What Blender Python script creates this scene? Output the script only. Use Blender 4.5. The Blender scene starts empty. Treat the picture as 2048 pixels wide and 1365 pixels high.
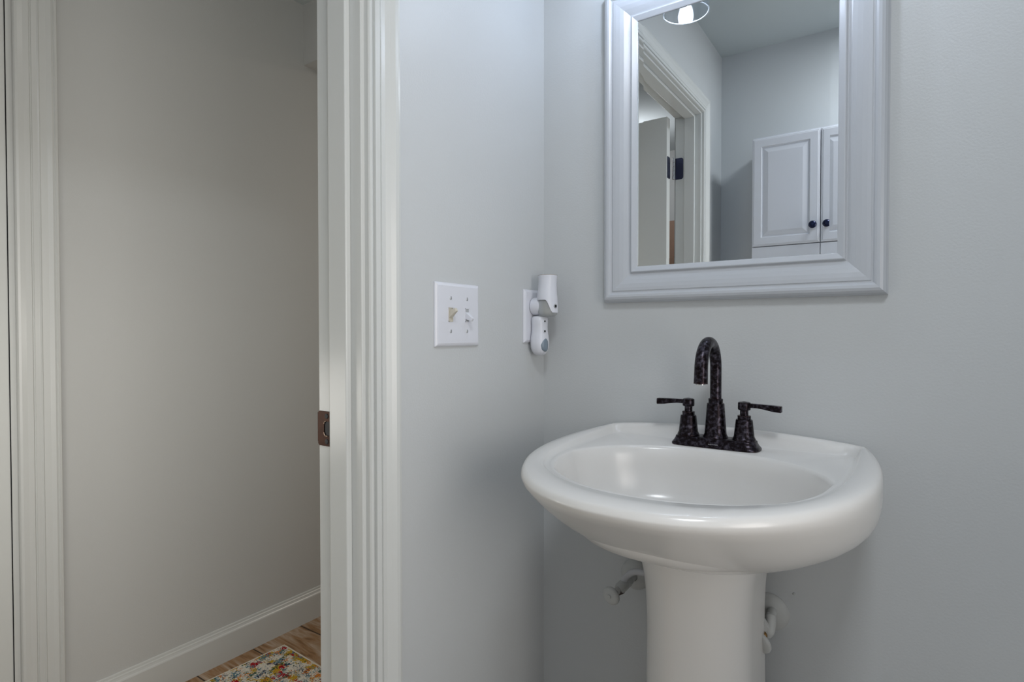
import bpy, bmesh, math, random
from mathutils import Vector, Matrix
PI = math.pi
S = bpy.context.scene
COL = S.collection

# ---------------------------------------------------------------- camera, world, lights, exposure
H = 1.0965
YAW, PITCH, ROLL, FPX = .601, -.0167, -.0007, 1155.03
CAMP = Vector((.6931, -1.1409, H))
_f = Vector((-math.sin(YAW)*math.cos(PITCH), math.cos(YAW)*math.cos(PITCH), math.sin(PITCH)))
_r0 = Vector((math.cos(YAW), math.sin(YAW), 0)); _u0 = _r0.cross(_f)
_r = _r0*math.cos(ROLL)+_u0*math.sin(ROLL); _u = _u0*math.cos(ROLL)-_r0*math.sin(ROLL)
cam = bpy.data.cameras.new('camera'); co = bpy.data.objects.new('camera', cam); COL.objects.link(co)
cam.sensor_width = 36; cam.lens = FPX/2048*36; cam.clip_start = .02
co.matrix_world = Matrix(((_r.x, _u.x, -_f.x, CAMP.x), (_r.y, _u.y, -_f.y, CAMP.y), (_r.z, _u.z, -_f.z, CAMP.z), (0, 0, 0, 1)))
S.camera = co

w = bpy.data.worlds.new('world'); S.world = w; w.use_nodes = True
w.node_tree.nodes['Background'].inputs[0].default_value = (.8, .85, 1, 1)
w.node_tree.nodes['Background'].inputs[1].default_value = .3
S.view_settings.view_transform = 'Standard'; S.view_settings.look = 'None'
S.view_settings.gamma = 1; S.view_settings.use_curve_mapping = False
S.view_settings.exposure = 1.0

def area(name, loc, rot, size, power, color, sy=None):
    l = bpy.data.lights.new(name, 'AREA'); l.energy = power; l.color = color; l.size = size
    if sy: l.shape = 'RECTANGLE'; l.size_y = sy
    o = bpy.data.objects.new(name, l); COL.objects.link(o); o.location = loc; o.rotation_euler = rot
    return o
BULB_POWER = 56.0
area('room_ceiling_fill', (.88, -1.18, 2.29), (0, 0, 0), .30, 5.0, (.90, .945, 1))  # fill added under the ceiling to lift the room, no fitting modelled
wl = area('right_fill', (1.685, -1.06, 1.14), (0, PI/2, 0), 1.00, 3.1, (1, .90, .80), .68)  # soft fill added from the right to brighten the door wall and hall
wl.data.spread = math.radians(105)      # narrow spread keeps this added fill off the right of the back wall
def point(name, loc, power, color, rad):
    l = bpy.data.lights.new(name, 'POINT'); l.energy = power; l.color = color; l.shadow_soft_size = rad
    o = bpy.data.objects.new(name, l); COL.objects.link(o); o.location = loc; return o
point('hall_fill', (-.30, -.20, 1.10), 1.4, (1, .965, .90), .12)  # unseen fill added behind the door wall to even out the hall
point('hall_door_fill', (-.62, -.98, .90), 1.6, (1, .965, .90), .12)  # unseen fill added for the latch jamb and the hall wall
point('hall_header_fill', (-.38, -.22, 2.20), 0.45, (1, .98, .95), .06)  # small fill added to brighten the front of the hall header
point('hall_entry_fill', (-.64, -2.1, 2.10), 2.2, (.98, .96, .99), .10)  # fill added behind the open door for the reflected hall ceiling
area('hall_far_fill', (-.64, 1.5, 2.29), (0, 0, 0), .35, 2.8, (1, .84, .70))  # warm fill added beyond the hall header, no fitting there

# ---------------------------------------------------------------- materials
def mat(name, color, rough=.5, metal=0, spec=.5, bump=0, bscale=200, var=0, vscale=8, coat=0, emit=None, es=0):
    m = bpy.data.materials.new(name); m.use_nodes = True
    N = m.node_tree; b = N.nodes['Principled BSDF']
    b.inputs['Base Color'].default_value = (*color, 1); b.inputs['Roughness'].default_value = rough
    b.inputs['Metallic'].default_value = metal; b.inputs['Specular IOR Level'].default_value = spec
    b.inputs['Coat Weight'].default_value = coat; b.inputs['Coat Roughness'].default_value = .05
    tc = N.nodes.new('ShaderNodeTexCoord')
    if var:
        n = N.nodes.new('ShaderNodeTexNoise'); n.inputs['Scale'].default_value = vscale; n.inputs['Detail'].default_value = 4
        N.links.new(tc.outputs['Object'], n.inputs['Vector'])
        mp = N.nodes.new('ShaderNodeMapRange'); mp.inputs[3].default_value = 1-var; mp.inputs[4].default_value = 1+var
        N.links.new(n.outputs[0], mp.inputs[0])
        mx = N.nodes.new('ShaderNodeVectorMath'); mx.operation = 'SCALE'; mx.inputs[0].default_value = color
        N.links.new(mp.outputs[0], mx.inputs[3]); N.links.new(mx.outputs[0], b.inputs['Base Color'])
    if bump:
        n = N.nodes.new('ShaderNodeTexNoise'); n.inputs['Scale'].default_value = bscale; n.inputs['Detail'].default_value = 3
        N.links.new(tc.outputs['Object'], n.inputs['Vector'])
        bp = N.nodes.new('ShaderNodeBump'); bp.inputs['Strength'].default_value = bump; bp.inputs['Distance'].default_value = .001
        N.links.new(n.outputs[0], bp.inputs['Height']); N.links.new(bp.outputs[0], b.inputs['Normal'])
    if emit:
        b.inputs['Emission Color'].default_value = (*emit, 1); b.inputs['Emission Strength'].default_value = es
    return m
M = {}
M['wall'] = mat('wall_paint', (.575, .590, .592), .42, spec=.4, bump=.25, bscale=260, var=.015, vscale=3)
M['hallwall'] = mat('hall_wall_paint', (.56, .565, .55), .5, spec=.35, bump=.25, bscale=260, var=.015, vscale=3)
M['ceil'] = mat('ceiling_paint', (.50, .54, .54), .9, spec=.1, bump=.2, bscale=180)
M['trim'] = mat('trim_paint', (.62, .63, .61), .28, spec=.45, bump=.05, bscale=60, var=.01)
M['door'] = mat('door_paint', (.66, .67, .645), .35, spec=.4, bump=.04, bscale=60, var=.01)
M['frame'] = mat('frame_lacquer', (.52, .54, .57), .24, spec=.5, bump=.02, bscale=60)
M['cab'] = mat('cabinet_lacquer', (.72, .73, .77), .35, spec=.4, var=.01)
M['porc'] = mat('porcelain', (.735, .72, .695), .20, spec=.5, coat=.04, var=.008, vscale=5)
M['plastic'] = mat('white_plastic', (.72, .73, .78), .3, spec=.5, var=.01)
M['plastic_shadow'] = mat('shade_grey_plastic', (.40, .41, .42), .5, var=.02)  # grey copy of the plastic: slot shade painted in, and the sensor's tone
M['ivory'] = mat('ivory_plastic', (.60, .56, .47), .35, var=.02)
M['screw'] = mat('painted_screw', (.60, .61, .63), .35, metal=.2, var=.03)
M['dark'] = mat('dark_recess', (.015, .015, .017), .6, var=.05)
M['steel'] = mat('brushed_steel', (.6, .6, .6), .25, metal=1, var=.03)
M['pvalve'] = mat('wall_painted_metal', (.52, .525, .51), .42, spec=.4, bump=.4, bscale=120, var=.03, vscale=30)
M['hose'] = mat('white_hose', (.55, .55, .57), .4, bump=.3, bscale=300, var=.02)
M['brass'] = mat('old_brass', (.30, .17, .06), .4, metal=.8, var=.3, vscale=60)
M['grease'] = mat('tarnished_joint', (.10, .08, .07), .6, metal=.4, var=.5, vscale=150)
M['bluelens'] = mat('blue_grey_lens', (.20, .25, .30), .25, var=.02)
M['caulk'] = mat('caulk', (.66, .67, .66), .5, var=.02)
M['rim'] = mat('tan_ring', (.42, .36, .29), .4, var=.05)
M['bounce_floor'] = mat('pale_bounce_floor', (.58, .53, .48), .5, var=.02, vscale=4)  # pale tone chosen so the unseen floor bounces light under the sink
M['knob'] = mat('navy_knob', (.012, .018, .055), .18, metal=.5, var=.1)
M['tan'] = mat('tan_wood', (.36, .22, .15), .5, var=.15, vscale=20)
M['bulb'] = mat('lit_bulb', (1, 1, 1), .3, emit=(.74, .83, 1), es=BULB_POWER)
M['lampmetal'] = mat('lamp_metal', (.30, .30, .31), .3, metal=1, var=.03)

def mirror_mat():
    m = mat('mirror_silver', (.80, .835, .86), 0.0, metal=1, var=.002)
    return m
M['mirror'] = mirror_mat()

def glass_mat(name, tint=(.96, .98, 1), opac=.0, rough=.05):
    m = bpy.data.materials.new(name); m.use_nodes = True; N = m.node_tree
    N.nodes.remove(N.nodes['Principled BSDF']); out = N.nodes['Material Output']
    t = N.nodes.new('ShaderNodeBsdfTransparent'); t.inputs[0].default_value = (*tint, 1)
    g = N.nodes.new('ShaderNodeBsdfGlossy'); g.inputs['Roughness'].default_value = rough
    lw = N.nodes.new('ShaderNodeLayerWeight'); lw.inputs[0].default_value = .5
    pw = N.nodes.new('ShaderNodeMath'); pw.operation = 'POWER'; pw.inputs[1].default_value = 4; N.links.new(lw.outputs['Facing'], pw.inputs[0])
    fr = N.nodes.new('ShaderNodeMath'); fr.operation = 'MULTIPLY_ADD'; fr.inputs[1].default_value = .7; fr.inputs[2].default_value = .04; N.links.new(pw.outputs[0], fr.inputs[0])
    mx = N.nodes.new('ShaderNodeMixShader')
    N.links.new(fr.outputs[0], mx.inputs[0]); N.links.new(t.outputs[0], mx.inputs[1]); N.links.new(g.outputs[0], mx.inputs[2])
    last = mx
    if opac:
        d = N.nodes.new('ShaderNodeBsdfDiffuse'); d.inputs[0].default_value = (.75, .77, .78, 1)
        m2 = N.nodes.new('ShaderNodeMixShader'); m2.inputs[0].default_value = opac
        N.links.new(mx.outputs[0], m2.inputs[1]); N.links.new(d.outputs[0], m2.inputs[2]); last = m2
    N.links.new(last.outputs[0], out.inputs[0])
    return m
M['glass'] = glass_mat('clear_glass')
M['glassrim'] = glass_mat('thick_glass_rim', opac=.75, rough=.1)
M['lens'] = glass_mat('clear_lens', (.75, .77, .76), .35, .1)

def bronze():
    m = mat('oil_rubbed_bronze', (.02, .018, .022), .28, metal=.85)
    N = m.node_tree; b = N.nodes['Principled BSDF']; tc = N.nodes.new('ShaderNodeTexCoord')
    n = N.nodes.new('ShaderNodeTexNoise'); n.inputs['Scale'].default_value = 170; n.inputs['Detail'].default_value = 5
    N.links.new(tc.outputs['Object'], n.inputs['Vector'])
    cr = N.nodes.new('ShaderNodeValToRGB'); e = cr.color_ramp.elements
    e[0].position = .46; e[0].color = (.012, .008, .010, 1); e[1].position = .60; e[1].color = (.048, .042, .056, 1)
    x = cr.color_ramp.elements.new(.72); x.color = (.10, .088, .11, 1)
    N.links.new(n.outputs[0], cr.inputs[0])
    g = N.nodes.new('ShaderNodeNewGeometry')
    r2 = N.nodes.new('ShaderNodeValToRGB'); r2.color_ramp.elements[0].position = .56; r2.color_ramp.elements[1].position = .68
    N.links.new(g.outputs['Pointiness'], r2.inputs[0])
    mx = N.nodes.new('ShaderNodeMix'); mx.data_type = 'RGBA'
    N.links.new(r2.outputs[0], mx.inputs[0]); N.links.new(cr.outputs[0], mx.inputs[6]); mx.inputs[7].default_value = (.20, .085, .055, 1)
    N.links.new(mx.outputs[2], b.inputs['Base Color'])
    rr = N.nodes.new('ShaderNodeMapRange'); rr.inputs[3].default_value = .18; rr.inputs[4].default_value = .42
    N.links.new(n.outputs[0], rr.inputs[0]); N.links.new(rr.outputs[0], b.inputs['Roughness'])
    return m
M['bronze'] = bronze()
M['strike'] = mat('antique_bronze', (.028, .011, .006), .40, metal=.7, spec=.15, var=.7, vscale=60)
M['strike_lip'] = mat('pale_bronze_edge', (.75, .55, .42), .3, metal=.9, var=.1)  # paler bronze for the line round the latch hole

def floor_mat():
    m = bpy.data.materials.new('wood_plank_floor'); m.use_nodes = True; N = m.node_tree; b = N.nodes['Principled BSDF']
    tc = N.nodes.new('ShaderNodeTexCoord'); mp = N.nodes.new('ShaderNodeMapping')
    mp.inputs['Location'].default_value = (.33, .0173, 0)
    N.links.new(tc.outputs['Object'], mp.inputs[0])
    br = N.nodes.new('ShaderNodeTexBrick'); br.offset = .37; br.inputs['Scale'].default_value = 1
    br.inputs['Brick Width'].default_value = 1.2; br.inputs['Row Height'].default_value = .190
    br.inputs['Mortar Size'].default_value = .0024; br.inputs['Mortar Smooth'].default_value = 0; br.inputs['Color1'].default_value = (.9, .9, .9, 1); br.inputs['Color2'].default_value = (1.1, 1.1, 1.1, 1)
    br.inputs['Mortar'].default_value = (0, 0, 0, 1)
    N.links.new(mp.outputs[0], br.inputs['Vector'])
    m2 = N.nodes.new('ShaderNodeMapping'); m2.inputs['Scale'].default_value = (2.4, 15, 1)
    N.links.new(tc.outputs['Object'], m2.inputs[0])
    n1 = N.nodes.new('ShaderNodeTexNoise'); n1.inputs['Scale'].default_value = 2.2; n1.inputs['Detail'].default_value = 7; n1.inputs['Distortion'].default_value = 1.6
    N.links.new(m2.outputs[0], n1.inputs['Vector'])
    cr = N.nodes.new('ShaderNodeValToRGB'); e = cr.color_ramp.elements
    e[0].position = .30; e[0].color = (.13, .060, .022, 1); e[1].position = .72; e[1].color = (.50, .40, .32, 1)
    x = e.new(.45); x.color = (.30, .165, .072, 1); x = e.new(.56); x.color = (.36, .25, .16, 1)
    N.links.new(n1.outputs[0], cr.inputs[0])
    ml = N.nodes.new('ShaderNodeMix'); ml.data_type = 'RGBA'; ml.blend_type = 'MULTIPLY'; ml.inputs[0].default_value = 1
    N.links.new(cr.outputs[0], ml.inputs[6]); N.links.new(br.outputs['Color'], ml.inputs[7])
    mf = N.nodes.new('ShaderNodeMix'); mf.data_type = 'RGBA'; mf.inputs[7].default_value = (.035, .018, .008, 1)
    N.links.new(br.outputs['Fac'], mf.inputs[0]); N.links.new(ml.outputs[2], mf.inputs[6])
    N.links.new(mf.outputs[2], b.inputs['Base Color']); b.inputs['Roughness'].default_value = .45
    bp = N.nodes.new('ShaderNodeBump'); bp.inputs['Strength'].default_value = .25; bp.inputs['Distance'].default_value = .002
    N.links.new(n1.outputs[0], bp.inputs['Height']); N.links.new(bp.outputs[0], b.inputs['Normal'])
    return m
M['floor'] = floor_mat()

def rug_mat():
    m = bpy.data.materials.new('rug_pile'); m.use_nodes = True; N = m.node_tree; b = N.nodes['Principled BSDF']
    b.inputs['Roughness'].default_value = .95; b.inputs['Specular IOR Level'].default_value = .1
    tc = N.nodes.new('ShaderNodeTexCoord')
    # jitter the coordinates so every patch breaks up into tufts
    nj = N.nodes.new('ShaderNodeTexNoise'); nj.inputs['Scale'].default_value = 150; nj.inputs['Detail'].default_value = 2
    N.links.new(tc.outputs['Object'], nj.inputs['Vector'])
    sb = N.nodes.new('ShaderNodeVectorMath'); sb.operation = 'SUBTRACT'; sb.inputs[1].default_value = (.5, .5, .5); N.links.new(nj.outputs['Color'], sb.inputs[0])
    sc = N.nodes.new('ShaderNodeVectorMath'); sc.operation = 'SCALE'; sc.inputs[3].default_value = .040; N.links.new(sb.outputs[0], sc.inputs[0])
    ad = N.nodes.new('ShaderNodeVectorMath'); ad.operation = 'ADD'; N.links.new(tc.outputs['Object'], ad.inputs[0]); N.links.new(sc.outputs[0], ad.inputs[1])
    cur = None
    def layer(prev, col, scale, lo, hi, off, sx=1.0):
        mp = N.nodes.new('ShaderNodeMapping'); mp.inputs['Location'].default_value = off; mp.inputs['Scale'].default_value = (sx, 1, 1); N.links.new(ad.outputs[0], mp.inputs[0])
        n = N.nodes.new('ShaderNodeTexNoise'); n.inputs['Scale'].default_value = scale; n.inputs['Detail'].default_value = 2.5; N.links.new(mp.outputs[0], n.inputs['Vector'])
        r = N.nodes.new('ShaderNodeMapRange'); r.inputs[1].default_value = lo; r.inputs[2].default_value = hi; N.links.new(n.outputs[0], r.inputs[0])
        x = N.nodes.new('ShaderNodeMix'); x.data_type = 'RGBA'; N.links.new(r.outputs[0], x.inputs[0])
        if prev is None: x.inputs[6].default_value = (.74, .69, .58, 1)
        else: N.links.new(prev, x.inputs[6])
        x.inputs[7].default_value = (*col, 1); return x.outputs[2]
    cur = layer(cur, (.50, .50, .47), 110, .53, .58, (3, 1, 0))
    cur = layer(cur, (.50, .32, .03), 26, .54, .56, (1.3, 5, 0), .8)
    cur = layer(cur, (.60, .21, .035), 38, .61, .62, (7.7, 2, 0))
    cur = layer(cur, (.10, .20, .24), 44, .585, .60, (2.2, 8.8, 0))
    cur = layer(cur, (.03, .09, .055), 52, .615, .63, (9.1, 3.1, 0))
    cur = layer(cur, (.012, .018, .05), 60, .615, .63, (4.4, 6.3, 0))
    cur = layer(cur, (.36, .010, .018), 24, .61, .62, (5.9, .7, 0))
    N.links.new(cur, b.inputs['Base Color'])
    bp = N.nodes.new('ShaderNodeBump'); bp.inputs['Strength'].default_value = .9; bp.inputs['Distance'].default_value = .004
    n = N.nodes.new('ShaderNodeTexNoise'); n.inputs['Scale'].default_value = 300; N.links.new(tc.outputs['Object'], n.inputs['Vector'])
    N.links.new(n.outputs[0], bp.inputs['Height']); N.links.new(bp.outputs[0], b.inputs['Normal'])
    return m
M['rug'] = rug_mat()
M['rugedge'] = mat('rug_binding', (.66, .61, .52), .95, spec=.1, bump=.8, bscale=400, var=.06, vscale=120)

# ---------------------------------------------------------------- helpers
def obj(name, bm, m, parent=None, smooth=False, bevel=0, seg=2, angle=None):
    me = bpy.data.meshes.new(name); bmesh.ops.recalc_face_normals(bm, faces=bm.faces); bm.to_mesh(me); bm.free()
    me.materials.append(m)
    o = bpy.data.objects.new(name, me); COL.objects.link(o)
    if smooth:
        for p in me.polygons: p.use_smooth = True
        if angle is not None: me.set_sharp_from_angle(angle=math.radians(angle))
    if bevel:
        b = o.modifiers.new('bevel', 'BEVEL'); b.width = bevel; b.segments = seg; b.limit_method = 'ANGLE'; b.angle_limit = .6
    if parent:
        o.parent = parent
        wl = Vector((0, 0, 0)); p = parent
        while p: wl += Vector(p.location); p = p.parent
        o.location = -wl
    return o
def tag(o, label, cat, group=None):
    o['label'] = label; o['category'] = cat
    if group: o['group'] = group
    return o
def thing(name, label, cat, loc=(0, 0, 0), group=None):
    o = bpy.data.objects.new(name, None); COL.objects.link(o); o.location = loc; o.empty_display_size = .05
    return tag(o, label, cat, group)
def struct(o): o['kind'] = 'structure'; return o
def box(bm, x0, x1, y0, y1, z0, z1, mx=None):
    vs = [bm.verts.new((x, y, z)) for x in (x0, x1) for y in (y0, y1) for z in (z0, z1)]
    if mx:
        for v in vs: v.co = mx @ v.co
    for f in ((0, 1, 3, 2), (4, 6, 7, 5), (0, 4, 5, 1), (2, 3, 7, 6), (0, 2, 6, 4), (1, 5, 7, 3)): bm.faces.new([vs[i] for i in f])
    return bm
def BOX(*a): return box(bmesh.new(), *a)
def loft(bm, loops, cap0=True, cap1=True):
    rings = [[bm.verts.new(p) for p in L] for L in loops]
    n = len(rings[0])
    for a, b in zip(rings, rings[1:]):
        for i in range(n): bm.faces.new((a[i], a[(i+1) % n], b[(i+1) % n], b[i]))
    if cap0: bm.faces.new(rings[0][::-1])
    if cap1: bm.faces.new(rings[-1])
    return bm
def basis(axis):
    a = Vector(axis).normalized(); t = Vector((0, 0, 1)) if abs(a.z) < .9 else Vector((1, 0, 0))
    u = a.cross(t).normalized(); v = a.cross(u).normalized(); return a, u, v
def lathe(bm, prof, c=(0, 0, 0), axis=(0, 0, 1), n=40, caps=(True, True)):
    # prof: list of (radius, height along axis)
    a, u, v = basis(axis); c = Vector(c)
    loops = [[c+a*h+(u*math.cos(2*PI*i/n)+v*math.sin(2*PI*i/n))*max(r, 1e-5) for i in range(n)] for r, h in prof]
    return loft(bm, loops, *caps)
def tube(bm, pts, r, n=20, caps=True):
    pts = [Vector(p) for p in pts]; rs = r if isinstance(r, (list, tuple)) else [r]*len(pts)
    loops = []; t0 = (pts[1]-pts[0]).normalized(); _, u, v = basis(t0)
    for i, p in enumerate(pts):
        t = (pts[min(i+1, len(pts)-1)]-pts[max(i-1, 0)]).normalized()
        u = (u-t*u.dot(t)).normalized(); v = t.cross(u)
        loops.append([p+(u*math.cos(2*PI*k/n)+v*math.sin(2*PI*k/n))*rs[i] for k in range(n)])
    return loft(bm, loops, caps, caps)
def smooth_path(P, n=8):
    P = [Vector(p) for p in P]; Q = [2*P[0]-P[1]]+P+[2*P[-1]-P[-2]]; out = []
    for i in range(1, len(Q)-2):
        a, b, c, d = Q[i-1:i+3]
        for k in range(n):
            t = k/n; out.append(.5*((2*b)+(c-a)*t+(2*a-5*b+4*c-d)*t*t+(3*b-a-3*c+d)*t**3))
    out.append(P[-1]); return out

# ---------------------------------------------------------------- room shell
T = .105           # wall thickness of the door wall
OY0, OY1, OZ = -1.232, -.5385, 1.972     # clear door opening
RX, RY, CZ = 1.60, -1.535, 2.312          # room: x 0..RX, y RY..0, ceiling
HX = -1.176        # hall wall face
HY0, HY1 = -2.7, 2.4
JT = .018
bm = bmesh.new()                           # wall between room and hall, with the opening
box(bm, -T, 0, OY1+JT, HY1, 0, CZ); box(bm, -T, 0, HY0, OY0-JT, 0, CZ); box(bm, -T, 0, OY0-JT, OY1+JT, OZ+JT, CZ)
struct(obj('wall_left', bm, M['wall']))
struct(obj('wall_back', BOX(0, RX+.1, 0, .1, 0, CZ), M['wall']))
WY0, WY1, WZ0, WZ1 = -1.42, -.70, .62, 1.66
bm = bmesh.new(); box(bm, RX, RX+.1, RY, WY0, 0, CZ); box(bm, RX, RX+.1, WY1, 0, 0, CZ); box(bm, RX, RX+.1, WY0, WY1, 0, WZ0); box(bm, RX, RX+.1, WY0, WY1, WZ1, CZ)
struct(obj('wall_right', bm, M['wall']))
bm = bmesh.new()
for a, b, c, d in ((WY0, WY0+.03, WZ0, WZ1), (WY1-.03, WY1, WZ0, WZ1), (WY0+.03, WY1-.03, WZ0, WZ0+.03), (WY0+.03, WY1-.03, WZ1-.03, WZ1), (WY0+.03, WY1-.03, (WZ0+WZ1)/2-.015, (WZ0+WZ1)/2+.015)):
    box(bm, RX+.02, RX+.06, a, b, c, d)
win = struct(obj('fill_window_1', bm, M['trim']))  # made-up window, out of view, added to go with the right-hand fill
obj('pane', BOX(RX+.038, RX+.042, WY0+.03, WY1-.03, WZ0+.03, WZ1-.03), M['glass'], win)
struct(obj('wall_front', BOX(0, RX+.1, RY-.1, RY, 0, CZ), M['wall']))
D2A, D2B = -1.42, -.656                    # opening of the second door, in the hall wall
bm = bmesh.new(); box(bm, HX-.1, HX, D2B, HY1, 0, CZ); box(bm, HX-.1, HX, HY0, D2A, 0, CZ); box(bm, HX-.1, HX, D2A, D2B, OZ, CZ)
struct(obj('wall_hall', bm, M['hallwall']))
struct(obj('wall_hall_far', BOX(HX-.1, 0, HY1, HY1+.1, 0, CZ), M['hallwall']))
struct(obj('wall_hall_near', BOX(HX-.1, 0, HY0-.1, HY0, 0, CZ), M['hallwall']))
struct(obj('floor', BOX(HX-.2, -.05, HY0-.1, HY1+.1, -.1, 0), M['floor']))
struct(obj('floor_bathroom', BOX(-.05, RX+.1, RY-.1, .1, -.1, 0), M['bounce_floor']))
struct(obj('ceiling', BOX(HX-.2, RX+.1, HY0-.1, HY1+.1, CZ, CZ+.1), M['ceil']))
struct(obj('wall_hall_header', BOX(HX, -T, .211, .34, 2.090, CZ), M['hallwall']))

# mouldings: profile (u across from the inner edge, d proud) swept round the three sides of an opening, mitred
CASING = [(0, 0), (0, .009), (.0015, .0115), (.005, .0125), (.0085, .0105), (.0098, .0055), (.0114, .0055), (.0127, .0118), (.0200, .0128), (.0210, .0128), (.0222, .0080),
          (.0238, .0118), (.028, .0085), (.035, .0092), (.043, .0130), (.050, .0172), (.0555, .0180), (.0600, .0172), (.0615, .0150), (.0615, 0)]
def casing(y0, y1, z1, X, sgn, prof, W=1.0):
    bm = bmesh.new()
    def pt(k, u, d):
        u *= W
        return [(X+sgn*d, y0-u, 0), (X+sgn*d, y0-u, z1+u), (X+sgn*d, y1+u, z1+u), (X+sgn*d, y1+u, 0)][k]
    rows = [[bm.verts.new(pt(k, u, d)) for u, d in prof] for k in range(4)]
    for a, b in zip(rows, rows[1:]):
        for i in range(len(prof)-1): bm.faces.new((a[i], a[i+1], b[i+1], b[i]))
    bm.faces.new(rows[0]); bm.faces.new(rows[-1][::-1])
    return bm
struct(obj('trim_1', casing(OY0-.0065, OY1+.0065, OZ+.0065, 0, 1, CASING), M['trim']))
struct(obj('trim_2', casing(OY0-.013, OY1+.013, OZ+.013, -T, -1, [(u, d*.7) for u, d in CASING]), M['trim']))
bm = bmesh.new()                           # jamb boards
box(bm, -T, 0, OY1, OY1+JT, 0, OZ+JT); box(bm, -T, 0, OY0-JT, OY0, 0, OZ+JT); box(bm, -T, 0, OY0, OY1, OZ, OZ+JT)
struct(obj('trim_3', bm, M['trim'], bevel=.0015))
bm = bmesh.new(); ST = .0105               # door stop
SX0, SX1 = -.066, -.024
box(bm, SX0, SX1, OY1-ST, OY1, 0, OZ); box(bm, SX0, SX1, OY0, OY0+ST, 0, OZ); box(bm, SX0, SX1, OY0+ST, OY1-ST, OZ-ST, OZ)
struct(obj('trim_4', bm, M['trim'], bevel=.002, seg=2))
# baseboards
BB = [(0, 0), (.0135, 0), (.0135, .090), (.0120, .0935), (.0095, .0955), (.0080, .100), (.0075, .104), (.0045, .106), (.0040, .1115), (.0030, .1135), (0, .114)]
def baseboard(p0, p1, nrm):
    p0, p1, nrm = Vector(p0), Vector(p1), Vector(nrm); bm = bmesh.new()
    loft(bm, [[p+nrm*d+Vector((0, 0, z)) for d, z in BB] for p in (p0, p1)])
    return bm
struct(obj('baseboard_hall', baseboard((HX, -.575, 0), (HX, HY1, 0), (1, 0, 0)), M['trim']))
struct(obj('baseboard_back', baseboard((0, 0, 0), (RX, 0, 0), (0, -1, 0)), M['trim']))
struct(obj('baseboard_left', baseboard((0, -.465, 0), (0, -.0135, 0), (1, 0, 0)), M['trim']))
struct(obj('baseboard_front', baseboard((.015, RY, 0), (RX, RY, 0), (0, 1, 0)), M['trim']))
# second door across the hall: wide casing, closed flush leaf
C2 = [(0, 0), (0, .012), (.002, .0155), (.007, .0165), (.018, .0155), (.030, .0160), (.0325, .0120), (.0345, .0120), (.036, .0140), (.047, .0138), (.050, .0165), (.052, .0145),
      (.066, .0160), (.076, .0195), (.081, .0170), (.083, .0200), (.088, .0190), (.0905, .015), (.092, 0)]
struct(obj('trim_5', casing(D2A-.004, D2B+.012, OZ+.02, HX, 1, C2), M['trim']))
bm = bmesh.new(); box(bm, HX-.1, HX+.001, D2B-.0, D2B+.0118, 0, OZ+.02); box(bm, HX-.1, HX+.001, D2A-.0118, D2A, 0, OZ+.02)
struct(obj('trim_6', bm, M['trim']))
d2 = struct(obj('door_2', BOX(HX-.042, HX-.003, D2A+.003, D2B-.0006, .008, OZ-.002), M['door'], bevel=.002))
# end of the hall: dark doorway casing and a wood door
struct(obj('trim_7', casing(-.98, -.28, 1.84, 0, 1, CASING), M['trim'])).matrix_world = Matrix.Translation((0, HY0, 0)) @ Matrix.Rotation(PI/2, 4, 'Z') @ Matrix.Translation((0, 0, 0))
d3 = struct(obj('door_3', BOX(-.98, -.28, HY0, HY0+.006, .005, 1.84), M['tan'], bevel=.001))

# ---------------------------------------------------------------- the room's own door, open into the hall
DX0 = -T-.016; DW = .675; DTH = .035; DYF = -1.176
door = BOX(DX0-DW, DX0, DYF-DTH, DYF, .010, OZ-.003)
door = struct(obj('door_1', door, M['door'], bevel=.0015))
def hinge(z):
    hz = .0435; p = bmesh.new()
    def rleaf(plane, a0, a1, z0, z1, off):
        bm = bmesh.new(); pts = []
        r = .009
        for cx, cz, s in ((a1-r, z1-r, 0), (a0, z1, None), (a0, z0, None), (a1-r, z0+r, 3)):
            pass
        seq = [(a0, z0)]+[(a1-r+r*math.cos(t), z0+r+r*math.sin(t)) for t in [(-PI/2)+PI/2*i/6 for i in range(7)]]+[(a1-r+r*math.cos(t), z1-r+r*math.sin(t)) for t in [PI/2*i/6 for i in range(7)]]+[(a0, z1)]
        return seq
    bm = bmesh.new()
    seq = rleaf('j', 0, .032, z-hz, z+hz, 0)
    loft(bm, [[(-T+.001+a, OY0+e, zz) for a, zz in seq] for e in (0, .0025)])
    jl = obj('hinge', bm, M['knob'], door)
    bm = bmesh.new(); loft(bm, [[(DX0+e, DYF-.002-a*.95, zz) for a, zz in seq] for e in (0, .0025)])
    obj('hinge_leaf', bm, M['knob'], jl)
    bm = bmesh.new()
    for k in range(5):
        z0 = z-hz+k*.0174; lathe(bm, [(.0052, .0006), (.0058, .0014), (.0058, .0160), (.0052, .0168)], (-T-.004, OY0+.010, z0), n=20)
    lathe(bm, [(.003, -.004), (.0062, -.003), (.0062, 0), (.004, .001)], (-T-.004, OY0+.010, z+hz+.003), n=20)
    obj('hinge_pin', bm, M['steel'], jl)
for z in (1.765, 1.02, .24): hinge(z)

# ---------------------------------------------------------------- strike plate on the latch jamb
sp = thing('strike_plate', 'small dark bronze strike plate with a latch hole on the white door jamb', 'strike plate', (-.092, OY1, .938))
bm = bmesh.new(); z0, z1 = .910, .9665
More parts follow.
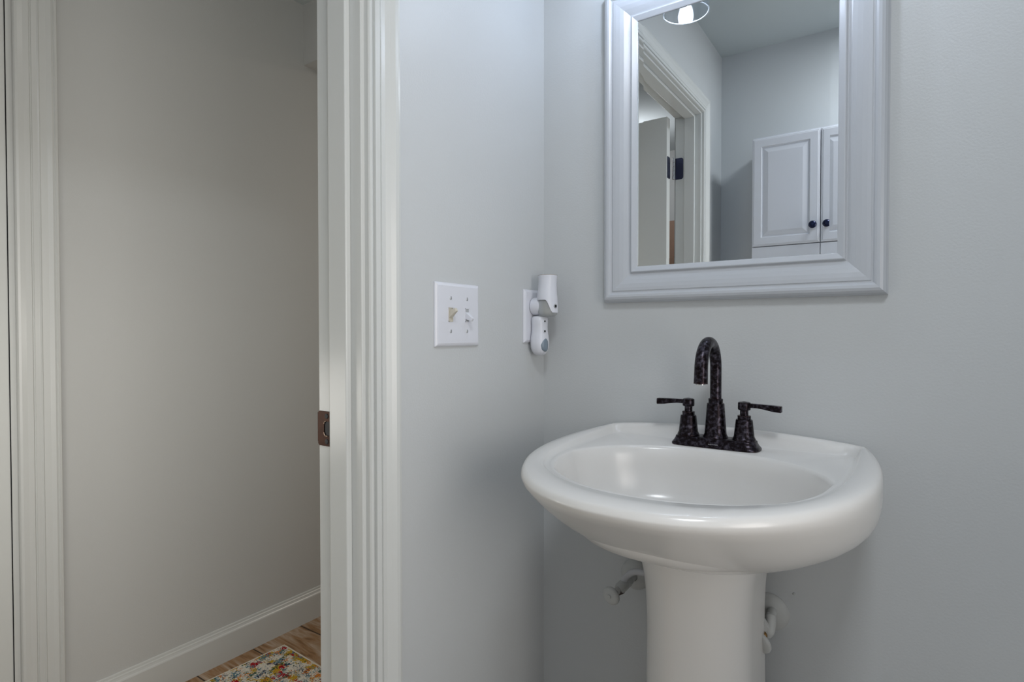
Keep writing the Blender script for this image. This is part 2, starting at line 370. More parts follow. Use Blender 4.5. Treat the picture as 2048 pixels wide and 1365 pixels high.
# plate outline in (x,z) with a round-ended latch hole
x0, x1 = -.1055, -.0765
outer = [(x0, z0+.003), (x0+.003, z0), (x1-.001, z0), (x1, z0+.001), (x1, z1-.001), (x1-.001, z1), (x0+.003, z1), (x0, z1-.003)]
hx0, hx1, hz0, hz1, hr = -.0905, -.0770, .9265, .9505, .0055
hole = []
for cx, cz, a0 in ((hx1-.002, hz0+.002, -PI/2), (hx1-.002, hz1-.002, 0)):
    hole += [(cx+.002*math.cos(a0+PI/2*i/4), cz+.002*math.sin(a0+PI/2*i/4)) for i in range(5)]
for cx, cz, a0 in ((hx0+hr, hz1-hr, PI/2), (hx0+hr, hz0+hr, PI)):
    hole += [(cx+hr*math.cos(a0+PI/2*i/6), cz+hr*math.sin(a0+PI/2*i/6)) for i in range(7)]
def ring_face(bm, outer, inner, y0, y1):
    vs = {}
    for nm, L in (('o', outer), ('i', inner)):
        for y in (y0, y1): vs[nm, y] = [bm.verts.new((a, y, c)) for a, c in L]
    for y in (y0, y1):
        es = []
        for nm in ('o', 'i'):
            L = vs[nm, y]; es += [bm.edges.new((L[i], L[(i+1) % len(L)])) for i in range(len(L))]
        bmesh.ops.triangle_fill(bm, edges=es, use_beauty=True)
    for nm in ('o', 'i'):
        A, B = vs[nm, y0], vs[nm, y1]
        for i in range(len(A)): bm.faces.new((A[i], A[(i+1) % len(A)], B[(i+1) % len(A)], B[i]))
ring_face(bm, outer, hole, OY1, OY1-.0016)
obj('plate', bm, M['strike'], sp)
bm = bmesh.new()
loft(bm, [[(x0+.001-.0065*t, OY1-.0016+.004*t*t+e, zz) for t in (0, .5, 1)] + [(x0+.001-.0065*t, OY1-.0016+.004*t*t+e+.0013, zz) for t in (1, .5, 0)] for zz, e in ((z0+.006, 0), (z1-.003, 0))])
obj('lip', bm, M['strike'], sp)
bm = bmesh.new(); box(bm, hx0, hx1, OY1-.0004, OY1-.0001, hz0, hz1); obj('latch_hole', bm, M['dark'], sp)
bm = bmesh.new(); tube(bm, [(hx0+hr+hr*math.cos(t), OY1-.0018, hz0+hr+hr*math.sin(t)) for t in [PI*1.0+PI/2*i/6 for i in range(7)]]+[(hx1-.004, OY1-.0018, hz0)], .0008, 8)
tube(bm, [(hx0+hr+hr*math.cos(t), OY1-.0018, hz1-hr+hr*math.sin(t)) for t in [PI*.95-PI*.45*i/6 for i in range(7)]], .0007, 8)
obj('hole_edge', bm, M['strike_lip'], sp)
for z in (.9175, .9590):
    bm = bmesh.new(); lathe(bm, [(.0042, 0), (.0042, .0008), (.0025, .0013), (.001, .0009)], (-.0835, OY1-.0014, z), (0, -1, 0), 20); obj('screw', bm, M['dark'], sp, smooth=True, angle=40)

# ---------------------------------------------------------------- light switch plate
def bevel_plate(y0, y1, z0, z1, th=.0062, e=.006):
    bm = bmesh.new()
    def L(i, x): return [(x, y0+i, z0+i), (x, y1-i, z0+i), (x, y1-i, z1-i), (x, y0+i, z1-i)]
    loft(bm, [L(0, 0), L(0, .0022), L(.0010, .0035), L(.0030, .0050), L(e, th)])
    return bm
SY0, SY1, SZ0, SZ1 = -.3755, -.2501, 1.0689, 1.1853
syc, szc = (SY0+SY1)/2, (SZ0+SZ1)/2
sw = thing('light_switch', 'white double toggle switch plate on the wall beside the door casing', 'light switch', (0, syc, szc))
obj('wall_plate', bevel_plate(SY0, SY1, SZ0, SZ1), M['plastic'], sw, bevel=.0006)
for k, (dy, up, mm) in enumerate(((-.0235, 1, 'ivory'), (.0235, -1, 'plastic'))):
    yc = syc+dy; X = .0062
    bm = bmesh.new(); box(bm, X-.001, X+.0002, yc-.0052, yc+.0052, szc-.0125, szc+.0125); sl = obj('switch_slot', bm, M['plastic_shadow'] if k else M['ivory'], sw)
    fr = bmesh.new()
    for a, b, c, d in ((-.0058, -.0048, -.0128, .0128), (.0048, .0058, -.0128, .0128), (-.0058, .0058, -.0128, -.0118), (-.0058, .0058, .0118, .0128)):
        box(fr, X-.001, X+.0010, yc+a, yc+b, szc+c, szc+d)
    obj('slot_rim', fr, M[mm], sw)
    ang = math.radians(28)*up
    ax = Vector((math.cos(ang), 0, math.sin(ang))); nz = Vector((-math.sin(ang), 0, math.cos(ang)))
    bm = bmesh.new(); c0 = Vector((X-.003, yc, szc))
    def sec(t, hw, hh): c = c0+ax*t; return [c+Vector((0, a*hw, 0))+nz*(b*hh) for a, b in ((-1, -1), (1, -1), (1, 1), (-1, 1))]
    loft(bm, [sec(0, .0046, .0068), sec(.006, .0043, .0058), sec(.014, .0035, .0040), sec(.0185, .0031, .0034), sec(.0195, .0024, .0026)])
    obj('toggle', bm, M[mm], sw, bevel=.0008, smooth=True, angle=50)
    for dz in (.0302, -.0302):
        bm = bmesh.new(); lathe(bm, [(.0034, -.001), (.0034, .0002), (.0026, .0010), (.001, .0013)], (X, yc, szc+dz), (1, 0, 0), 20)
        s = obj('screw', bm, M['screw'], sw, smooth=True, angle=40)
        obj('screw_slot', BOX(X+.0011, X+.0015, yc-.0004, yc+.0004, szc+dz-.0028, szc+dz+.0028), M['dark'], s)

# ---------------------------------------------------------------- outlet plate and the two plug-in devices
PY0, PY1, PZ0, PZ1 = -.0890, -.0195, 1.0716, 1.1885; pyc = (PY0+PY1)/2; pzc = (PZ0+PZ1)/2
op = thing('electrical_outlet', 'white outlet cover plate behind two plug-in night lights in the corner', 'outlet', (0, pyc, pzc))
obj('wall_plate', bevel_plate(PY0, PY1, PZ0, PZ1), M['plastic'], op, bevel=.0006)
for dz in (.0195, -.0195):
    bm = bmesh.new(); lathe(bm, [(.0168, 0), (.0168, .0008), (.016, .0012)], (.0055, pyc, pzc+dz), (1, 0, 0), 32); obj('receptacle', bm, M['plastic'], op)
# upper: upright cylinder with clear bulb
nx, ny = .0425, pyc
nl = thing('night_light', 'white upright cylinder night light with clear lens, plugged in above the egg-shaped one', 'night light', (nx, ny, 1.152), 'plug-in lights on the outlet')
bm = bmesh.new(); lathe(bm, [(.0165, .0072), (.0192, .0085), (.0198, .011), (.0198, .024), (.0188, .030), (.0165, .036)], (0, ny, 1.1515), (1, 0, 0), 48); obj('plug_body', bm, M['plastic'], nl, smooth=True, angle=50)
bm = bmesh.new(); n = 64; prof = [(0.0, .0228), (.18, .0228), (.36, .0218), (.55, .0205), (.78, .0198), (.94, .0206), (.985, .0212), (1.0, .0208)]
def zlow(t):   # t: angle in the xy-plane; cut away on the side facing the room door
    d = math.cos(t-math.radians(-128)); s = max(0, min(1, (d+.15)/.75)); s = s*s*(3-2*s)
    return 1.1370+.0275*s
loops = []
for h, r in prof: loops.append([(nx+r*math.cos(2*PI*i/n), ny+r*math.sin(2*PI*i/n), zlow(2*PI*i/n)*(1-h)+1.2185*h) for i in range(n)])
for h, r in reversed(prof): loops.append([(nx+(r-.0018)*math.cos(2*PI*i/n), ny+(r-.0018)*math.sin(2*PI*i/n), zlow(2*PI*i/n)*(1-h)+1.2185*h) for i in range(n)])
loft(bm, loops, False, False); obj('shade', bm, M['plastic'], nl, smooth=True, angle=60)
bm = bmesh.new(); lathe(bm, [(.0185, 1.2183), (.0212, 1.2185), (.0214, 1.2191), (.0185, 1.2191)], (nx, ny, 0), n=48, caps=(False, False)); obj('top_ring', bm, M['rim'], nl, smooth=True, angle=40)
bm = bmesh.new(); lathe(bm, [(.006, 1.1285), (.0150, 1.1292), (.0195, 1.1325), (.0212, 1.139), (.0212, 1.160), (.018, 1.172), (.010, 1.178)], (nx, ny, 0), n=48); obj('lens', bm, M['lens'], nl, smooth=True, angle=60)
bm = bmesh.new(); lathe(bm, [(.008, 1.134), (.011, 1.138), (.011, 1.156), (.006, 1.166)], (nx, ny, 0), n=32); obj('bulb', bm, M['ivory'], nl, smooth=True, angle=60)
ta = math.radians(-12); bd = (math.cos(ta), math.sin(ta), 0)
bm = bmesh.new(); lathe(bm, [(.0048, .0210), (.0048, .0236), (.0034, .0240), (.0030, .0228), (.0010, .0226)], (nx, ny, 1.151), bd, 28); obj('sensor', bm, M['plastic_shadow'], nl, smooth=True, angle=40)
bm = bmesh.new(); lathe(bm, [(.0028, .0236), (.0028, .0241), (.001, .0242)], (nx, ny, 1.151), bd, 20); obj('sensor_eye', bm, M['dark'], nl)
# lower: egg shape with blue-grey lens
ex = .0225
en = thing('night_light', 'white egg-shaped plug-in night light with a blue-grey oval lens, lower one on the outlet', 'night light', (ex, ny, 1.087), 'plug-in lights on the outlet')
bm = bmesh.new(); loops = []; n = 48
for z, ax, ay in ((1.1300, .008, .010), (1.1295, .0125, .0145), (1.1265, .0155, .0175), (1.120, .0163, .0183), (1.108, .0160, .0172), (1.098, .0162, .0172), (1.090, .0170, .0185), (1.081, .0180, .0203), (1.071, .0184, .0214), (1.062, .0180, .0208), (1.054, .0162, .0180), (1.048, .0128, .0136), (1.0445, .0080, .0080), (1.0435, .003, .003)):
    L = []
    for i in range(n):
        t = 2*PI*i/n; c, s = math.cos(t), math.sin(t); p = 2.6
        L.append((ex+ax*math.copysign(abs(c)**(2/p), c), ny+ay*math.copysign(abs(s)**(2/p), s), z))
    loops.append(L)
loft(bm, loops); obj('body', bm, M['plastic'], en, smooth=True, angle=70)
bm = bmesh.new(); loops = []
for r, h in ((1.0, .0168), (.98, .0190), (.8, .0208), (.45, .0218), (.05, .0220)):
    L = []
    for i in range(40):
        t = 2*PI*i/40; c, s = math.cos(t), math.sin(t)
        zz = 1.0668+.0148*r*s*(1 if s < 0 else 1-.18*abs(c)); L.append((ex-.0012+h-.0045*abs(c*r)**2.4, ny-.0035+.0135*r*c, zz))
    loops.append(L)
loft(bm, loops, False, True); obj('lens', bm, M['bluelens'], en, smooth=True, angle=70)
for z, r in ((1.1185, .0022), (1.0965, .0026)):
    bm = bmesh.new(); lathe(bm, [(r*1.9, .0150), (r*1.9, .0166), (r*1.5, .0171), (r*1.2, .0168)], (ex, ny-.004, z), (1, -.12, 0), 24); a = obj('screw_recess', bm, M['plastic'], en, smooth=True, angle=40)
    bm = bmesh.new(); lathe(bm, [(r, .0165), (r, .0173), (.0003, .0173)], (ex, ny-.004, z), (1, -.12, 0), 20); obj('screw_hole', bm, M['dark'], a)

# ---------------------------------------------------------------- framed mirror
MX0, MX1, MZ0, MZ1 = .1565, .6655, 1.1570, 1.8060; FW = .0735
mr = thing('framed_mirror', 'rectangular wall mirror in a wide white moulded frame above the pedestal sink', 'mirror', ((MX0+MX1)/2, 0, MZ0))
FP = [(0, .000), (0, .006), (.0015, .0085), (.0015, .0120), (.003, .0165), (.0065, .0205), (.0110, .0225), (.0155, .0220), (.0190, .0200), (.0205, .0178), (.0225, .0178), (.0240, .0195),
      (.0300, .0192), (.0380, .0178), (.0460, .0152), (.0530, .0120), (.0575, .0095), (.0595, .0090), (.0605, .0105), (.0620, .0140), (.0635, .0145), (.0650, .0138), (.0725, .0098), (FW, .0088), (FW, .0050)]
bm = bmesh.new()
rings = [[bm.verts.new((x, -d, z)) for x, z in ((MX0+u, MZ0+u), (MX1-u, MZ0+u), (MX1-u, MZ1-u), (MX0+u, MZ1-u))] for u, d in FP]
for a, b in zip(rings, rings[1:]):
    for i in range(4): bm.faces.new((a[i], a[(i+1) % 4], b[(i+1) % 4], b[i]))
obj('frame', bm, M['frame'], mr, bevel=.0005)
bm = bmesh.new(); g0, g1, g2, g3 = MX0+FW, MX1-FW, MZ0+FW, MZ1-FW; bv = .0125
a = [bm.verts.new(p) for p in ((g0-.002, -.00745, g2-.002), (g1+.002, -.00745, g2-.002), (g1+.002, -.00745, g3+.002), (g0-.002, -.00745, g3+.002))]
b = [bm.verts.new(p) for p in ((g0+bv, -.00755, g2+bv), (g1-bv, -.00755, g2+bv), (g1-bv, -.00755, g3-bv), (g0+bv, -.00755, g3-bv))]
c = [bm.verts.new((v.co.x, -.004, v.co.z)) for v in a]
bm.faces.new(b); bm.faces.new(c[::-1])
for i in range(4): bm.faces.new((a[i], a[(i+1) % 4], b[(i+1) % 4], b[i])); bm.faces.new((c[i], c[(i+1) % 4], a[(i+1) % 4], a[i]))
obj('mirror_glass', bm, M['mirror'], mr)

# ---------------------------------------------------------------- vanity light above the mirror
vl = thing('vanity_light', 'wall light with clear glass shades above the mirror, one shade seen reflected in the glass', 'wall light', (.405, 0, 1.98))
bm = bmesh.new(); box(bm, .17, .64, -.022, 0, 1.935, 2.035); obj('backplate', bm, M['lampmetal'], vl, bevel=.004)
for sx in (.283, .527):
    bm = bmesh.new(); tube(bm, smooth_path([(sx, -.02, 1.985), (sx, -.09, 1.990), (sx, -.140, 1.975), (sx, -.150, 1.935)]), .008, 16); arm = obj('arm', bm, M['lampmetal'], vl, smooth=True)
    bm = bmesh.new(); lathe(bm, [(.012, 1.945), (.030, 1.938), (.034, 1.922), (.034, 1.908), (.016, 1.904), (.014, 1.868), (.008, 1.866)], (sx, -.150, 0)); obj('socket_cap', bm, M['porc'], vl, smooth=True, angle=50)
    bm = bmesh.new(); pr = [(.034, 1.905), (.040, 1.885), (.047, 1.855), (.0495, 1.825), (.0490, 1.800)]
    lathe(bm, pr+[(r-.0022, z) for r, z in reversed(pr)], (sx, -.150, 0), caps=(False, False), n=64); sh = obj('glass_shade', bm, M['glass'], vl, smooth=True, angle=60)
    bm = bmesh.new(); tube(bm, [(sx+.0482*math.cos(2*PI*i/64), -.150+.0482*math.sin(2*PI*i/64), 1.799) for i in range(65)], .0013, 10, caps=False); obj('shade_rim', bm, M['glassrim'], sh, smooth=True)
    bm = bmesh.new(); lathe(bm, [(.008, 1.868), (.010, 1.856), (.0150, 1.846), (.0165, 1.836), (.0150, 1.826), (.010, 1.820), (.003, 1.818)], (sx, -.150, 0)); obj('bulb', bm, M['bulb'], vl, smooth=True)

# ---------------------------------------------------------------- pedestal sink
CX = .4085
def cat(pts, n=20):
    Q = [tuple(2*a-b for a, b in zip(pts[0], pts[1]))]+list(pts)+[(pts[-2][0], -pts[-2][1])]; out = []
    for i in range(1, len(Q)-2):
        a, b, c, d = Q[i-1:i+3]
        for k in range(n):
            t = k/n; out.append(tuple(.5*(2*b[j]+(c[j]-a[j])*t+(2*a[j]-5*b[j]+4*c[j]-d[j])*t*t+(3*b[j]-a[j]-3*c[j]+d[j])*t**3) for j in (0, 1)))
    out.append(pts[-1]); return out
OUT = cat([(-.004, .232), (-.05, .243), (-.11, .253), (-.18, .2575), (-.26, .254), (-.33, .238), (-.39, .212), (-.44, .178), (-.48, .135), (-.505, .09), (-.518, .045), (-.521, 0)])
INN = cat([(-.024, .2215), (-.06, .2225), (-.11, .2235), (-.17, .2225), (-.24, .2180), (-.31, .2080), (-.37, .184), (-.41, .150), (-.443, .102), (-.461, .05), (-.466, 0)])
def closed(half): return [(h, y) for y, h in half]+[(-h, y) for y, h in reversed(half[:-1])]
OUTP, INP = closed(OUT), closed(INN)
c0 = (0, -.26)
def raycast(poly, ang):
    dx, dy = math.cos(ang), math.sin(ang); best = None
    for i in range(len(poly)):
        ax_, ay_ = poly[i]; bx_, by_ = poly[(i+1) % len(poly)]
        ax_ -= c0[0]; ay_ -= c0[1]; bx_ -= c0[0]; by_ -= c0[1]; ex_, ey_ = bx_-ax_, by_-ay_
        den = dx*ey_-dy*ex_
        if abs(den) < 1e-12: continue
        t = (ax_*ey_-ay_*ex_)/den; s = (ax_*dy-ay_*dx)/den
        if t > 0 and -1e-6 <= s <= 1+1e-6 and (best is None or t > best): best = t
    return best
NA = 144
corner = math.atan2(-.024-c0[1], .2215)
ANG = []
for i in range(NA): ANG.append(2*PI*i/NA)
for tgt in (corner, PI-corner):   # snap one sample onto each back corner
    j = min(range(NA), key=lambda q: abs(ANG[q]-tgt)); ANG[j] = tgt
def polyloop(poly, off=0.0):
    L = []
    for a in ANG:
        t = raycast(poly, a)-off; L.append((c0[0]+t*math.cos(a), c0[1]+t*math.sin(a)))
    return L
RO = polyloop(OUTP)
def rimz(x, y):
    back = math.exp(-(y/.07)**2)
    return .9030-.013*min(1, max(0, -y/.52))+.0135*back*max(0, 1-(x/.232)**2)
def lift(L, f): return [(CX+x, y, f(x, y)) for x, y in L]
loops = []
BODY = [(.340, .430, .7325), (.400, .480, .7345), (.455, .524, .7380), (.510, .566, .7428), (.5680, .6040, .7488), (.6300, .6390, .7560), (.6958, .6732, .7641), (.7634, .7085, .7729),
        (.8263, .7438, .7828), (.8814, .7791, .7936), (.9262, .8144, .8053), (.9596, .8496, .8178), (.9819, .8849, .8308), (.9943, .9205, .8443), (.9992, .9571, .8581), (1.0, .985, .8690), (1.0, 1.0, .8790)]
for sx, sy, z in BODY: loops.append([(CX+x*sx, y*sy if y < -.02 else y*sy-.000, z) for x, y in RO])
def inset(L, d):
    out = []
    n = len(L)
    for i in range(n):
        a, b = Vector(L[i-1]), Vector(L[(i+1) % n]); t = (b-a).normalized(); nn = Vector((-t.y, t.x))
        out.append((L[i][0]+nn.x*d, L[i][1]+nn.y*d))
    return out
def clampback(L, y=-.0035): return [(a, min(b, y)) for a, b in L]
loops.append(lift(clampback(inset(RO, .0005)), lambda x, y: rimz(x, y)-.009))
loops.append(lift(clampback(inset(RO, .0030)), lambda x, y: rimz(x, y)-.0035))
loops.append(lift(clampback(inset(RO, .0080)), lambda x, y: rimz(x, y)-.0004))
RI = polyloop(INP)
rad = lambda L, d: [(c0[0]+(x-c0[0])*(1-d/math.hypot(x-c0[0], y-c0[1])), c0[1]+(y-c0[1])*(1-d/math.hypot(x-c0[0], y-c0[1]))) for x, y in L]
mid = [((a[0]+b[0])/2, (a[1]+b[1])/2) for a, b in zip(RO, RI)]
loops.append(lift(mid, lambda x, y: rimz(x, y)+.0003))
loops.append(lift(rad(RI, -.003), lambda x, y: rimz(x, y)-.0004))
loops.append(lift(RI, lambda x, y: rimz(x, y)-.0025))
DZ = .8865
loops.append(lift(rad(RI, .004), lambda x, y: rimz(x, y)-.0075))
loops.append(lift(rad(RI, .0095), lambda x, y: DZ+.0022))
loops.append(lift(rad(RI, .0145), lambda x, y: DZ+.0003))
BC = -.272
def oval(s, p=2.25):
    L = []
    poly = []
    for i in range(360):
        t = 2*PI*i/360; c, sn = math.cos(t), math.sin(t)
        hd = .172 if sn > 0 else .1790
        poly.append((.2045*s*math.copysign(abs(c)**(2/p), c), BC+hd*s*math.copysign(abs(sn)**(2/p), sn)))
    return poly
def mn(L1, L2, m=.0015):  # keep the oval inside the deck loop
    out = []
    for (x, y), (u, v) in zip(L1, L2):
        r1 = math.hypot(x-c0[0], y-c0[1]); r2 = math.hypot(u-c0[0], v-c0[1])-m; k = min(r1, r2)/r1
        out.append((c0[0]+(x-c0[0])*k, c0[1]+(y-c0[1])*k))
    return out
DECK = rad(RI, .0145)
B0 = mn(polyloop(oval(1.0, 2.1)), DECK, .002)
loops.append(lift(mn(rad(B0, -.004), DECK, .001), lambda x, y: DZ))
loops.append(lift(B0, lambda x, y: DZ-.0015))
loops.append(lift(rad(B0, .003), lambda x, y: DZ-.006))
loops.append(lift(rad(B0, .008), lambda x, y: DZ-.022))
for s, z in ((.945, .850), (.915, .828), (.875, .806), (.81, .789), (.66, .779), (.42, .775), (.16, .773)):
    loops.append([(CX+x*s, (y-BC)*s+BC+.02*(1-s), z) for x, y in B0])
snk = thing('pedestal_sink', 'off-white porcelain pedestal sink with an oval basin against the wall', 'sink', (CX, -.2, 0))
bm = bmesh.new(); loft(bm, loops, True, True)
ba = obj('basin', bm, M['porc'], snk, smooth=True)
bm = bmesh.new(); lathe(bm, [(.031, .7735), (.031, .7755), (.022, .7760), (.021, .7745), (.004, .7745)], (CX, -.245, 0)); obj('drain', bm, M['bronze'], ba, smooth=True, angle=40)
# pedestal column
bm = bmesh.new(); loops = []
PX = .4055
for z, hw, yf in ((0, .118, -.285), (.02, .118, -.285), (.035, .112, -.278), (.07, .101, -.264), (.14, .093, -.254), (.25, .0885, -.249), (.40, .0860, -.247), (.50, .0845, -.247), (.58, .0835, -.248), (.62, .0835, -.250), (.655, .0850, -.253), (.69, .0880, -.258), (.72, .093, -.266), (.76, .098, -.27)):
    L = []
    yb = -.055
    for i in range(49):
        t = PI*i/48; c, s = math.cos(t), math.sin(t); p = 2.5
        L.append((PX+hw*math.copysign(abs(c)**(2/p), c), -.15+(yf+.15)*abs(s)**(2/p), z))
    for k in range(1, 5): L.append((PX-hw, -.15+(yb+.15)*k/4, z))
    for k in range(4, -1, -1):
        if k: L.append((PX-hw+.016, -.15+(yb+.15)*k/4, z))
    for i in range(24, -1, -1):
        t = PI*i/24; c, s = math.cos(t), math.sin(t)
        L.append((PX+(hw-.016)*c, -.15+(yf+.166)*s, z))
    for k in range(1, 5): L.append((PX+hw-.016, -.15+(yb+.15)*k/4, z))
    for k in range(4, 0, -1): L.append((PX+hw, -.15+(yb+.15)*k/4, z))
    loops.append(L)
loft(bm, loops); obj('pedestal', bm, M['porc'], snk, smooth=True, angle=50)

# ---------------------------------------------------------------- faucet
FX, FY, FZ = .4055, -.066, DZ
fc = thing('faucet', 'oil-rubbed bronze two-handle faucet with a tall arched spout on the sink ledge', 'faucet', (FX, FY, FZ))
bm = bmesh.new(); loops = []
def stad(hx, hy, z, n=56, p=3.0):
    L = []
    for i in range(n):
        t = 2*PI*i/n; c, s = math.cos(t), math.sin(t)
        # straight sided plate with rounded ends
        x = (hx-hy)*(1 if c > 0 else -1)+hy*math.copysign(abs(c)**(2/p), c); L.append((FX+x, FY+hy*math.copysign(abs(s)**(2/p), s), z))
    return L
for hx, hy, z in ((.0760, .0255, 0), (.0775, .0270, .001), (.0775, .0270, .0035), (.0760, .0256, .0055), (.0735, .0232, .0085), (.0712, .0210, .0130), (.0706, .0205, .0158), (.0690, .0190, .0168)): loops.append(stad(hx, hy, FZ+z))
loft(bm, loops); bp = obj('base_plate', bm, M['bronze'], fc, smooth=True, angle=50)
bm = bmesh.new()     # small worn maker's mark on the front of the base plate
mk = M['steel']
for x0_, w_, h_ in ((-.0085, .0022, .0012), (-.0058, .0022, .0014), (-.0030, .0010, .0014), (-.0014, .0010, .0013), (.0004, .0007, .0013), (.0022, .0010, .0014), (.0038, .0022, .0010), (.0064, .0018, .0014)):
    box(bm, FX+.002+x0_, FX+.002+x0_+w_, FY-.02465, FY-.0238, FZ+.0066, FZ+.0066+h_)
obj('engraved_mark', bm, mk, bp)
zt = FZ+.0165
bm = bmesh.new(); lathe(bm, [(.0215, 0), (.0218, .002), (.0203, .0045), (.0190, .008), (.0152, .0610), (.0148, .0625), (.0125, .0630), (.0125, .0665), (.0128, .0672), (.0128, .0705), (.0112, .0715)], (FX, FY, zt), n=48)
obj('spout_base', bm, M['bronze'], fc, smooth=True, angle=35)
bm = bmesh.new(); R_ = .0455; zc = 1.0265; pts = [(FX, FY, zt+.069)]+[(FX, FY, z) for z in (.99, 1.005)]
pts += [(FX, FY-R_+R_*math.cos(t), zc+.002+R_*1.05*math.sin(t)) for t in [PI*i/28 for i in range(29)]]
pts += [(FX, FY-2*R_-.0008, 1.018), (FX, FY-2*R_-.0018, 1.0075)]
rr = [.0100, .0100, .0100]+[.0100+.0012*i/28 for i in range(29)]+[.0114, .0116]
tube(bm, pts, rr, 32); spt = obj('spout', bm, M['bronze'], fc, smooth=True, angle=60)
bm = bmesh.new(); lathe(bm, [(.0085, 0), (.0085, .0012), (.005, .0014)], (FX, FY-2*R_-.0018, 1.0078), (0, .05, -1), 28); obj('aerator', bm, M['steel'], spt, smooth=True, angle=40)
for sgn in (-1, 1):
    hx_ = FX+sgn*.0495
    bm = bmesh.new(); lathe(bm, [(.0195, 0), (.0198, .0018), (.0188, .004), (.0172, .007), (.0142, .0355), (.0136, .0370), (.0110, .0373), (.0110, .0405), (.0112, .0410), (.0112, .0440), (.0090, .0445), (.0070, .0448), (.0070, .0560)], (hx_, FY, zt), n=44)
    hb = obj('handle_base', bm, M['bronze'], fc, smooth=True, angle=35)
    bm = bmesh.new(); lathe(bm, [(.0080, .0535), (.0104, .0545), (.0107, .0560), (.0107, .0655), (.0102, .0672), (.0080, .0680), (.006, .0678), (.002, .0690)], (hx_, FY, zt), n=40)
    hd = obj('handle', bm, M['bronze'], fc, smooth=True, angle=40)
    bm = bmesh.new(); zl = zt+.0625; L = []
    dr = Vector((sgn, .06 if sgn < 0 else -.02, 0)).normalized(); sd = Vector((-dr.y, dr.x, 0))
    for t, hy_, zb, zu in ((.006, .0042, -.0045, .0038), (.012, .0036, -.0040, .0036), (.022, .0036, -.0040, .0034), (.034, .0044, -.0055, .0032), (.046, .0052, -.0078, .0028), (.060, .0056, -.0090, .0022), (.0615, .0050, -.0084, .0016)):
        c = Vector((hx_, FY, zl))+dr*t
        L.append([c+sd*(a*hy_)+Vector((0, 0, b)) for a, b in ((-1, zb), (1, zb), (1, zu), (-1, zu))])
    loft(bm, L); obj('lever', bm, M['bronze'], hd, bevel=.0011, smooth=True, angle=60)

# ---------------------------------------------------------------- shut-off valves
def ell_disc(c, nrm, major, a, b, th, prof):
    nrm = Vector(nrm).normalized(); mj = Vector(major); mj = (mj-nrm*mj.dot(nrm)).normalized(); mi = nrm.cross(mj); c = Vector(c)
    bm = bmesh.new(); loft(bm, [[c+nrm*(h*th)+mj*(a*s*math.cos(2*PI*i/40))+mi*(b*s*math.sin(2*PI*i/40)) for i in range(40)] for s, h in prof]); return bm
def escutcheon(par, x, z, r):
    bm = bmesh.new(); lathe(bm, [(r, 0), (r, .002), (r*.97, .0045), (r*.86, .0085), (r*.62, .0125), (r*.40, .0145), (.0095, .0150), (.0090, .0120)], (x, 0, z), (0, -1, 0), 56)
    return obj('escutcheon', bm, M['pvalve'], par, smooth=True, angle=50)
lv = thing('shutoff_valve', 'painted shut-off valve with a round handle, left of the sink pedestal', 'valve', (.226, 0, .584), 'shut-off valves under the sink')
escutcheon(lv, .2260, .5860, .0315)
A, B_ = Vector((.2260, -.010, .5855)), Vector((.2200, -.118, .5795))
ax = (B_-A).normalized()
bm = bmesh.new(); tube(bm, [A, A+ax*.030], .0080, 24); tube(bm, [A+ax*.022, A+ax*.024, A+ax*.040, A+ax*.042], [.0100, .0112, .0112, .0100], 6)
tube(bm, [A+ax*.040, A+ax*.046, A+ax*.062, A+ax*.072], [.0090, .0112, .0112, .0080], 24); tube(bm, [A+ax*.070, A+ax*.096], .0068, 24)
obj('valve_body', bm, M['pvalve'], lv, smooth=True, angle=40)
bm = bmesh.new(); tube(bm, [A+ax*.058+Vector((0, 0, -.004)), A+ax*.074+Vector((0, 0, -.0030))], [.0094, .0074], 16); tube(bm, [A+ax*.086, A+ax*.0885], .0078, 16); obj('tarnished_joint', bm, M['grease'], lv, smooth=True)
bm = ell_disc(A+ax*.096, (-.25, -1, .02), (1, -.1, -.25), .0192, .0165, 1, [(.35, -.003), (.80, -.002), (.97, .0005), (1, .003), (.97, .0060), (.85, .0080), (.5, .0092), (.22, .0095), (.20, .0112), (.05, .0118)])
hn = obj('valve_handle', bm, M['pvalve'], lv, smooth=True, angle=45)
bm = bmesh.new(); P0 = A+ax*.050
tube(bm, smooth_path([P0, P0+Vector((.004, .003, .016)), P0+Vector((.020, .006, .030)), P0+Vector((.045, .008, .033)), P0+Vector((.070, .004, .030)), P0+Vector((.095, -.004, .060)), P0+Vector((.110, -.010, .15))]), .0062, 20)
obj('supply_hose', bm, M['hose'], lv, smooth=True)
rv = thing('shutoff_valve', 'painted shut-off valve with a tilted oval handle, right of the sink pedestal', 'valve', (.487, 0, .580), 'shut-off valves under the sink')
escutcheon(rv, .4865, .5795, .0345)
bm = bmesh.new(); tube(bm, [(.4935, -.008, .5865), (.4950, -.028, .5880), (.4950, -.038, .5870)], .0080, 24)
tube(bm, smooth_path([(.4950, -.034, .5900), (.4960, -.041, .580), (.4955, -.046, .5690), (.4925, -.052, .5560)], 5), [.0070]+[.0092]*12+[.0085, .0070, .0060], 24)
tube(bm, [(.4935, -.046, .5640), (.4880, -.054, .5760), (.4830, -.058, .5860)], [.0075, .0080, .0078], 6)
obj('valve_body', bm, M['pvalve'], rv, smooth=True, angle=40)
bm = bmesh.new(); tube(bm, [(.490, -.050, .5630), (.4860, -.062, .5560)], .0062, 16); obj('tarnished_joint', bm, M['brass'], rv, smooth=True)
bm = ell_disc((.4875, -.066, .5530), (-.36, -.86, -.25), (.55, .10, -.80), .0195, .0175, 1, [(.35, -.003), (.80, -.002), (.97, .0005), (1, .003), (.97, .0055), (.85, .0072), (.5, .0082), (.22, .0085), (.20, .0102), (.05, .0106)])
